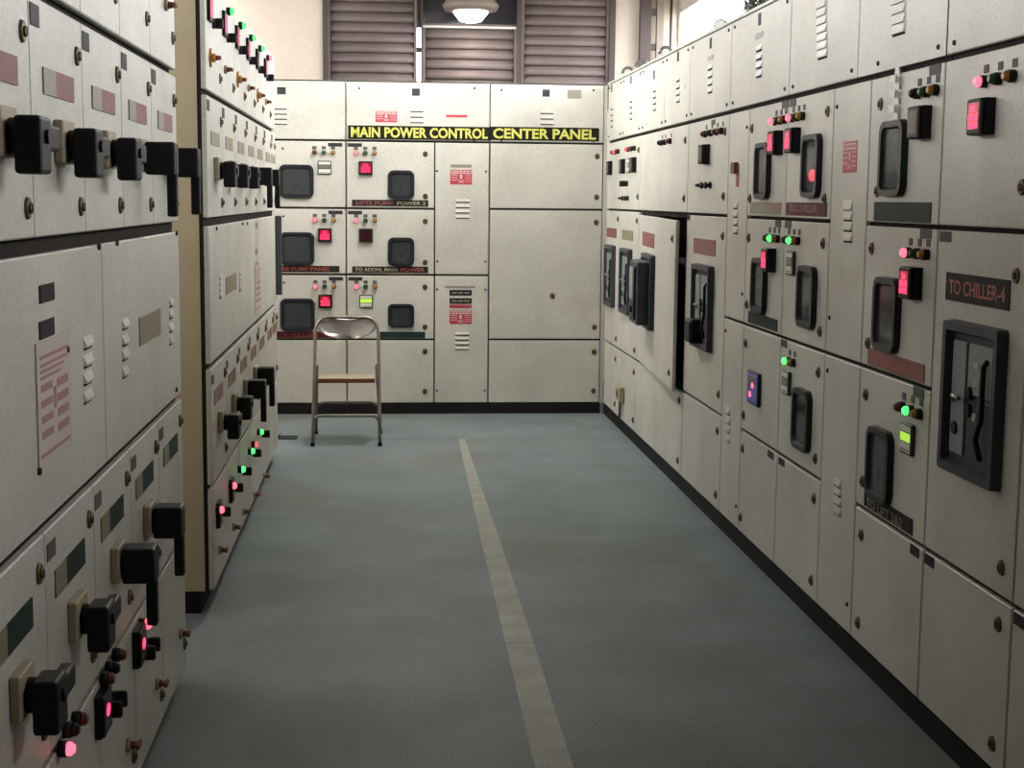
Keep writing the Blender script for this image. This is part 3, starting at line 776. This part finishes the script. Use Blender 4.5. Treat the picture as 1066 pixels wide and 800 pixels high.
    d = s.panel(4.76, 4.12, R1, R2, 'door'); latches(s, d, 4.69, (.92, .63)); feeder(s, d, 4.51, .718, 'greenOn', 4.275, lcd='lit', plate_=('pdark', .45, 4.44), ph=.05)
    s.put(d, 'lettering', textmesh('TO LIFT 3&2', .34, .030, 'polive', .01, .0006), 4.47, .573, .003)
    d = s.panel(4.76, 4.12, R0, R1, 'door'); latches(s, d, 4.68, (.45, .15)); tabs(s, d, 4.19, .515, 'tab', .075, .032)
    # ---- A7, A8
    for (a, b, lab) in ((4.12, 3.50, 'grey switchgear cabinet carrying the TO CHILLER-4 plate over a large square breaker'),
                        (3.50, 2.88, 'nearest grey switchgear cabinet of the right row, mostly cut off by the right picture edge')):
        s = Cab('R', a, b, lab); s.close(); c = (a+b)/2
        cv = cover(s, a, b)
        d = s.panel(a, b, R3, R4, 'door')
        lamps(s, d, (c+.018, c-.072, c-.160), 1.868, ('redOn', 'greenL', 'amberL')) 
        s.put(d, 'meter', digit_meter(True, .04), c-.005, 1.775); latches(s, d, b+.07, (1.59,))
        d = s.panel(a, b, R1, R3, 'door'); tabs(s, d, a-.06, 1.455, 'tabgrey', .085, .03)
        plate(s, d, c+.012, 1.318, .43, .078, 'pdark', 'TO CHILLER-4' if a > 4 else None, 'pred', .88, .52, bold=.015)
        acb(s, d, c-.02, 1.02, .375, .42); latches(s, d, b+.075, (1.37, .62))
        d = s.panel(a, b, R0, R1, 'door'); tabs(s, d, a-.05, .515, 'tab', .075, .032); latches(s, d, b+.075, (.47, .15))
def eye(s, y):
    bm = bmesh.new(); n = 14
    pts = [(0, .04*math.cos(a), .055+.04*math.sin(a)) for a in [math.radians(-120+300*k/n) for k in range(n+1)]]
    tube(bm, [(0, -.02, 0)]+pts, .010, 6)
    link('lifting_hook', mesh('lifting_hook', bm, 'darksteel'), s.root, (s.u(y), .10, TOP))
def feeder(s, d, pw, zw, lampc, pm, plate_=None, lcd=None, lit=False, off=False, nl=3, ph=.05):
    """window, meter, three lamps and a nameplate on a feeder door of the right run"""
    c = PC[d.name]; zt = d.location.z; top = zt+.2265
    viewport(s, d, pw, zw, .215, .235 if zw > 1.5 or zw < 1.3 else .235, lit)
    if lcd: s.put(d, 'meter', lcd_meter(lcd == 'lit', .014, 'white'), pm, top-.16)
    else: s.put(d, 'meter', digit_meter(not off, .04), pm, top-.16)
    red, grn = ('redOn', 'greenL') if lampc == 'redOn' else (('redL', 'greenOn') if lampc == 'greenOn' else ('black', 'greenL'))
    seq = ((.06, red), (-.015, grn), (-.085, 'amberL'))
    for q, cc in (seq if nl == 3 else seq[1:]):
        lamps(s, d, (pm+q,), top-.072, (cc,))
    tabs(s, d, pm+(-.065 if pm > 4.3 and pw > pm else .075 if pm > 4.3 else -.06), top-.012, 'tabgrey', .09, .03)
    if plate_:
        plate(s, d, plate_[2], d.location.z-.195, plate_[1], ph, plate_[0])
right_run()

# ================================================================== LEFT ROW
def left_run():
    Z = [.055, .48, .93, 1.455, 1.92, 2.35]
    X = lambda x, y, w=0: pix('L', x, y, w)
    def columns(s, cols, wide, levers_up, levers_lo, platec, lowc, bottoms, tops):
        for k, (a, b) in enumerate(cols):
            c = (a+b)/2
            # switch row at eye height
            d = s.panel(a, b, Z[3], Z[4], 'door', (.002, .002, .016, .010))
            latches(s, d, b-.055, (1.835, 1.525)); tabs(s, d, a+.045, Z[4]-.045, 'tab', .07, .04)
            s.put(d, 'nameplate', twotone_mesh(.27, .05, 'pgrey', platec, .38), c, 1.762)
            if levers_up[k]:
                s.put(d, 'handle_base', handle_base(), c, 1.652); s.put(d, 'handle', handle_mesh(levers_up[k]), c, 1.645)
            # lower switch row
            d = s.panel(a, b, Z[1], Z[2], 'door', (.002, .002, .008, .012))
            latches(s, d, b-.055, (.855, .555)); tabs(s, d, a+.05, Z[2]-.055, 'tabgrey', .07, .035)
            s.put(d, 'nameplate', twotone_mesh(.28, .055, 'polive', lowc, .35), c-.02, .80)
            if levers_lo[k]:
                s.put(d, 'handle_base', handle_base(), c, .692); s.put(d, 'handle', handle_mesh(levers_lo[k]), c, .685)
            # bottom row
            d = s.panel(a, b, Z[0], Z[1], 'door', (.002, .002, .004, .008))
            bottoms(s, d, k, a, b)
            d = s.panel(a, b, Z[4], Z[5], 'door', (.002, .002, .010, .006))
            tops(s, d, k, a, b)
        for a, b in wide:
            d = s.panel(a, b, Z[2], Z[3], 'cover_panel', (.003, .003, .008, .016))
            yield d, a, b
    # ---- near row unit
    cols = [(2.30, 2.77), (2.77, 3.235), (3.235, 3.70), (3.70, 4.165), (4.165, 4.65)]
    s = Cab('L', 2.30, 4.65, 'near left grey starter panel with paper notice and big black rotary handles', .055, 2.35, .65, 'switchgear cabinet', True, 'side'); s.close()
    def bot(s, d, k, a, b):
        c = (a+b)/2
        q = lambda n, m_, x, y, w: px(s, d, n, m_, x, y, 0, None, w)
        if k == 0: s.put(d, 'meter', digit_meter('one', .02), c, .35)
        if k == 1:
            q('indicator_lamp', lamp_mesh('redOn'), 77, 780, .03); q('indicator_lamp', lamp_mesh('black'), 82, 760, .03); q('indicator_lamp', lamp_mesh('redL'), 91, 749, .03)
        if k == 2:
            q('meter', digit_meter('one', .022), 113, 741, .022)
            q('indicator_lamp', lamp_mesh('redL'), 119, 707, .03); q('indicator_lamp', lamp_mesh('black'), 124, 696, .03); q('indicator_lamp', lamp_mesh('redL'), 131, 682, .03)
            q('selector_switch', knob_mesh(), 123, 739, .03); q('selector_switch', knob_mesh(), 128, 728, .03)
        if k == 3:
            q('meter', digit_meter('one', .022), 150, 672, .022); q('indicator_lamp', lamp_mesh('redOn'), 157, 650, .03)
            q('selector_switch', knob_mesh(), 158, 680, .03); q('selector_switch', knob_mesh(), 163, 671, .03)
        s.put(d, 'selector_switch', toggle_mesh('rust'), c+.1, .20); latches(s, d, b-.05, (.14,))
    def top(s, d, k, a, b):
        latches(s, d, b-.055, (2.02,)); latches(s, d, b-.055, (2.26,)); c = (a+b)/2
        s.put(d, 'selector_switch', toggle_mesh('rust'), c+.05, 2.10)
        lamps(s, d, (c-.06, c+.06), 2.28, ('redL', 'greenL'), False)
    gen = columns(s, cols, [(2.30, 3.40), (3.40, 4.65)], ['side', 'side', 'side', 'hang', 'hang'], ['side', 'side', 'hang', 'hang', None],
                  'fadedred', 'pgreen', bot, top)
    for d, a, b in gen:
        if a < 3:
            s.put(d, 'instruction_notice', notice_mesh(.29, .235), 2.885, 1.16)
            for x, y in ((48, 305), (48, 342)):
                p, z = X(x, y); plate(s, d, p, z, .12, .034, 'pdark')
            for x, y in ((91, 355), (91, 374), (91, 392), (91, 411)): p, z = X(x, y); s.put(d, 'louver', louver_mesh(.09, .022), p, z)
            screws(s, d, [X(69, 364), X(40, 491), X(102, 257)])
        else:
            p, z = X(156, 340); plate(s, d, p, z, .36, .075, 'polive')
            for y in (336, 353, 368, 386): p, z = X(130, y); s.put(d, 'louver', louver_mesh(.08, .022), p, z)
            for y in (314, 326, 340, 353): p, z = X(178, y); s.put(d, 'louver', louver_mesh(.08, .022), p, z)
            screws(s, d, [X(121, 253), X(183, 243), X(183, 406)])
    # colour patches on the switch-row plates (partly faded)
    # ---- far row unit
    cols = [(5.43+.5*k, 5.93+.5*k) for k in range(6)]+[(8.43, 8.70)]
    s = Cab('L', 5.43, 8.70, 'far left grey starter panel with beige side and glowing green and red lamps', .085, 2.35, .65, 'switchgear cabinet', True, 'side'); s.close()
    Z[0] = .085
    def bot2(s, d, k, a, b):
        if k > 5: return
        c = (a+b)/2
        q = lambda n, m_, x, y, w: px(s, d, n, m_, x, y, 0, None, w)
        col = ('redOn', 'redOn', 'greenOn', 'greenOn', 'greenOn', 'greenL')[k]
        if k < 5:
            x, y = ((233, 531), (246, 506), (255, 489), (265, 470), (274, 450))[k]
            q('indicator_lamp', lamp_mesh(col), x, y, .03)
            if k < 2: q('meter', digit_meter(False, .015), x-2.5, y+4, .015)
            q('selector_switch', knob_mesh(), x+6, y+2, .035)
            q('selector_switch', toggle_mesh('rust'), x+3+.8*k, y+42+1.0*k, .03)
            if k == 3: q('indicator_lamp', lamp_mesh('pinkOn'), 268.5, 463, .03)
    def top2(s, d, k, a, b):
        if k > 5: return
        c = (a+b)/2
        s.put(d, 'meter', digit_meter(k != 4, .012), c-.15, 2.225)
        s.put(d, 'selector_switch', knob_mesh(), c-.02, 2.185)
        lamps(s, d, (c-.02,), 2.29, (('redOn', 'greenOn', 'greenOn', 'greenOn', 'greenOn', 'redOn')[k],), False)
        s.put(d, 'selector_switch', toggle_mesh('rust') if k % 2 else yellow_toggle(), c-.13, 2.05)
        latches(s, d, b-.06, (2.0,))
    gen = columns(s, cols, [(5.43, 7.4), (7.4, 8.70)], ['side', 'side', 'side', 'hang', 'hang', None, None], ['side', 'side', 'hang', 'hang', None, None, None],
                  'polive', 'pbrown', bot2, top2)
    for d, a, b in gen:
        if a < 6:
            p, z = X(240.5, 295); plate(s, d, p, z, .40, .07, 'polive')
            for y in (288, 294, 300, 306): p, z = X(229.5, y); s.put(d, 'louver', louver_mesh(.09, .022), p, z)
            for y in (284, 289, 294, 299): p, z = X(250, y); s.put(d, 'louver', louver_mesh(.09, .022), p, z)
            screws(s, d, [X(225, 238), X(252, 233)])
        else:
            p, z = X(268, 300); s.put(d, 'instruction_notice', notice_mesh(.30, .24), p, z)
            for y in (235, 262, 276): p, z = X(267, y); plate(s, d, p, z, .10, .03, 'pgrey')
            screws(s, d, [X(257, 233)])
    link('cable_duct', boxmesh('cable_duct', 3.24, 3.265, -.036, -.001, .98, 1.44, 'duct', .004), s.root)
left_run()

# ================================================================== CHAIR
def chair():
    fl_, fr_ = onZ(325.5, 465, 0), onZ(395.5, 465, 0)
    W = (fr_-fl_).length/2
    r = link('folding_chair', None, None, (((fl_+fr_)/2).x, fl_.y, 0)); tag(r, 'brown metal folding chair with oval backrest standing before the end cabinets', 'chair')
    rad = .0108
    # seen from the front: feet at y=0, the long tubes lean back towards the top
    lean = lambda z: .42*z/.80*.62
    top = .80
    bm = bmesh.new()
    def P(sx, z, dx=0): return (sx*(W-.012*z/.8-dx), lean(z), z)
    left = [P(-1, z) for z in (0.012, .2, .4, .6, .70)]
    arc = []
    for k in range(1, 9):
        a = math.pi/2*k/8; arc.append((-(W-.012-.085+.085*math.cos(a)), lean(.70+.09*math.sin(a)), .70+.09*math.sin(a)))
    right = [(-x, y, z) for x, y, z in (left+arc)[::-1]]
    tube(bm, left+arc+right, rad, 8); link('back_frame', mesh('back_frame', bm, 'chairmetal'), r)
    # backrest: curved oval-bottomed sheet
    bm = bmesh.new(); n = 16; rows_ = []
    z1, z0 = .785, .655
    for j in range(7):
        z = z1-(z1-z0)*j/6; q = j/6
        hw = (W-.022)*(1.0 if q < .35 else math.sqrt(max(0.05, 1-((q-.35)/.68)**2)))
        if j == 0: hw = W-.085
        rows_.append([bm.verts.new((hw*(2*i/n-1), lean(z)+.028*(1-(2*i/n-1)**2)*1-.004, z)) for i in range(n+1)])
    for j in range(6):
        for i in range(n):
            f = bm.faces.new((rows_[j][i], rows_[j][i+1], rows_[j+1][i+1], rows_[j+1][i])); f.smooth = True
    me = mesh('backrest', bm, 'steel'); o = link('backrest', me, r)
    md = o.modifiers.new('t', 'SOLIDIFY'); md.thickness = .003
    # seat
    bm = bmesh.new(); add_box(bm, -W+.032, W-.032, .06, .40, .412, .424, 0, .004); add_box(bm, -W+.032, W-.032, .056, .066, .392, .42, 1, .002)
    for v in bm.verts: v.co.z -= (v.co.y-.06)*.05
    link('seat', mesh('seat', bm, ['beige', 'rust']), r)
    for sx in (-1, 1):
        bm = bmesh.new(); tube(bm, [(sx*(W-.022), .19, .49), (sx*(W-.014), .28, .35), (sx*(W+.002), .50, .012)], rad*.9, 8); link('rear_leg', mesh('rear_leg', bm, 'chairmetal'), r)
        for y, x_, z in ((.0, W, 0), (.50, W+.002, 0)):
            bm = bmesh.new(); bmesh.ops.create_cone(bm, cap_ends=True, segments=10, radius1=.0145, radius2=.013, depth=.025)
            for v in bm.verts: v.co += Vector((sx*x_, y, .0125))
            link('rubber_foot', mesh('rubber_foot', bm, 'black'), r)
    def brace(z, y, w, drop):
        bm = bmesh.new()
        pts = [(-w, y, z-drop)]+[(-(w-.04+.04*math.cos(a)), y, z-drop+drop*math.sin(a)) for a in [math.pi/2*k/5 for k in range(1, 6)]]
        pts += [(-x, yy, zz) for x, yy, zz in pts[::-1]]
        tube(bm, pts, .009, 8); link('brace', mesh('brace', bm, 'chairmetal'), r)
    brace(.185, lean(.165), W-.008, .035); brace(.225, .37, W-.024, .02)
chair()

# ================================================================== THINGS ABOVE AND BEHIND
def above():
    # high-bay lamp before the open middle of the louvred window
    ly = 12.1
    lx, lz = onY(490, 12.5, ly); zb = onY(490, 23.5, ly)[1]; hw = (onY(508, 12, ly)[0]-onY(472, 12, ly)[0])/2
    r = link('high_bay_lamp', None, None, (lx, ly, zb)); tag(r, 'lit high-bay lamp with glowing bowl before the louvred window', 'lamp')
    def lathe(name, prof, mt, n=28):
        bm = bmesh.new(); rings = [[bm.verts.new((p[0]*math.cos(2*math.pi*k/n), p[0]*math.sin(2*math.pi*k/n), p[1])) for k in range(n)] for p in prof]
        for a, b in zip(rings, rings[1:]):
            for k in range(n): bm.faces.new((a[k], a[(k+1) % n], b[(k+1) % n], b[k])).smooth = True
        bm.faces.new(rings[0]); bm.faces.new(rings[-1][::-1])
        return link(name, mesh(name, bm, mt), r)
    h = lz-zb
    lathe('diffuser', [(hw*.30, 0), (hw*.62, h*.12), (hw*.98, h*.85), (hw, h)], 'lampglow')
    lathe('reflector', [(hw*1.12, h+.002), (hw*1.5, h*1.1), (hw*1.65, h*1.6), (hw*1.2, h+.12), (hw*.7, h+.22), (hw*.45, h+.36)], 'lamphouse')
    bm = bmesh.new(); tube(bm, [(0, 0, h+.34), (0, 0, RZ-zb-.001)], .012, 8); link('rod', mesh('rod', bm, 'darksteel'), r)
    L = bpy.data.lights.new('lamp_light', 'AREA'); L.shape = 'DISK'; L.size = hw*1.8; L.energy = LAMP_W; L.color = (1, .95, .86)
    o = bpy.data.objects.new('lamp_light', L); C.objects.link(o); o.location = (lx, ly, zb-.012)
    # tube light added for the glow on the back wall, mostly behind the far left cabinet
    r = link('added_tube_light', None, None, (-1.62, RY1-.002, 2.85)); tag(r, 'added fluorescent tube light brightening the back wall behind the far left panel', 'lamp')
    link('batten', boxmesh('batten', -.30, .30, -.05, 0, -.03, .03, 'white'), r)
    bm = bmesh.new(); tube(bm, [(-.29, -.075, 0), (.29, -.075, 0)], .016, 10); link('tube', mesh('tube', bm, 'tube'), r)
    for i, (y, e) in enumerate(ADDED_BATTEN):  # added out of view to light the end cabinets, not a known fitting
        r = link('added_tube_light', None, None, (.25, y, 3.22)); tag(r, 'added unseen twin fluorescent fitting over the aisle before the end cabinets', 'lamp')
        link('batten', boxmesh('batten', -.08, .08, -.62, .62, .03, .08, 'white'), r)
        for sx in (-1, 1):
            bm = bmesh.new(); tube(bm, [(sx*.05, -.6, 0), (sx*.05, .6, 0)], .016, 10); link('tube', mesh('tube', bm, 'tube%d' % i), r)
            for sy in (-1, 1): link('tube_holder', boxmesh('tube_holder', sx*.05-.015, sx*.05+.015, sy*.61-.01, sy*.61+.01, -.02, .03, 'white'), r)
        for sy in (-1, 1):
            bm = bmesh.new(); tube(bm, [(0, sy*.45, .08), (0, sy*.45, RZ-3.221)], .006, 6); link('rod', mesh('rod', bm, 'darksteel'), r)
    # vertical cable ladder in the right back corner
    yy = 12.40
    x0, x1 = onY(666, 40, yy)[0], onY(677, 40, yy)[0]; x2, x3 = onY(683, 40, yy)[0], onY(690, 40, yy)[0]
    r = link('cable_ladder', None, None, ((x0+x3)/2, yy, 0)); tag(r, 'dark brown steel cable ladder climbing the wall in the back right corner', 'cable ladder')
    c = (x0+x3)/2
    link('rail', boxmesh('rail', x0-c, x1-c, -.03, .05, 0, RZ-.002, 'frame'), r); link('rail', boxmesh('rail', x2-c, x3-c, -.03, .03, 0, RZ-.002, 'lamphouse'), r)
    rung = boxmesh('rung', x1-c, x2-c, -.012, .012, -.028, .028, 'frame')
    for k in range(14): link('rung', rung, r, (0, 0, .22+.285*k+.03))
    r = bmesh.new(); xp = onY(698.5, 30, 12.42)[0]; tube(r, [(0, 0, 0), (0, 0, RZ-.002)], .013, 8); o = link('conduit_pipe', mesh('conduit_pipe', r, 'frame'), None, (xp, 12.42, 0))
    tag(o, 'thin dark conduit pipe running up the corner beside the cable ladder', 'pipe')
    # small can lying on top of the right row
    p = Vector((XR+.06, 7.28, TOP+.004)); bm = bmesh.new()
    add_prism(bm, circ(.034, 20), 0, .075, 0, True); add_prism(bm, circ(.028, 20), -.002, .0, 1, True)
    add_prism(bm, circ(.016, 12), .075, .095, 0, True)
    o = link('tin_can', mesh('tin_can', bm, ['tabgrey', 'white']), None, (p.x, p.y, p.z+.034), (0, 0, math.radians(-28)))
    tag(o, 'small grey can with white end lying on top of the right cabinets', 'can')
    # tree outside the right window
    r = link('tree', None, None, (7.75, 26.5, -.25)); tag(r, 'grey-green leafy tree seen through the window above the right cabinets', 'tree')
    bm = bmesh.new(); tube(bm, [(0, 0, 0), (.1, 0, 1.5), (0, .1, 3.2), (.2, 0, 5)], .14, 8); link('trunk', mesh('trunk', bm, 'bark'), r)
    bm = bmesh.new()
    for k in range(9000):
        a, e, q = random.uniform(0, 6.283), random.uniform(-1, 1), random.random()**.4
        ce = math.sqrt(1-e*e); x, y, z = 1.35*q*ce*math.cos(a), 1.35*q*ce*math.sin(a), 5.3+1.9*q*e
        n = Vector((random.gauss(0, 1), random.gauss(0, 1), random.gauss(0, 1))).normalized(); t = n.orthogonal().normalized(); b = n.cross(t)
        l = random.uniform(.08, .16); P0 = Vector((x, y, z))
        vs = [bm.verts.new(P0+v) for v in (t*l, b*l*.4, -t*l, -b*l*.4)]; bm.faces.new(vs)
    f = link('foliage', mesh('foliage', bm, 'leaf'), r); f['kind'] = 'stuff'
    # little dark bracket on the floor by the far left panel
    p = onZ(300, 456.5, 0); bm = bmesh.new()
    add_box(bm, -.06, .06, -.05, -.03, 0, .012, 0, .002); add_box(bm, -.06, .06, .03, .05, 0, .012, 0, .002); add_box(bm, -.06, -.045, -.05, .05, 0, .03, 0, .002)
    o = link('metal_bracket', mesh('metal_bracket', bm, 'darksteel'), None, (p.x, p.y, 0)); tag(o, 'small dark bracket on the floor beside the far left panel', 'bracket')
above()
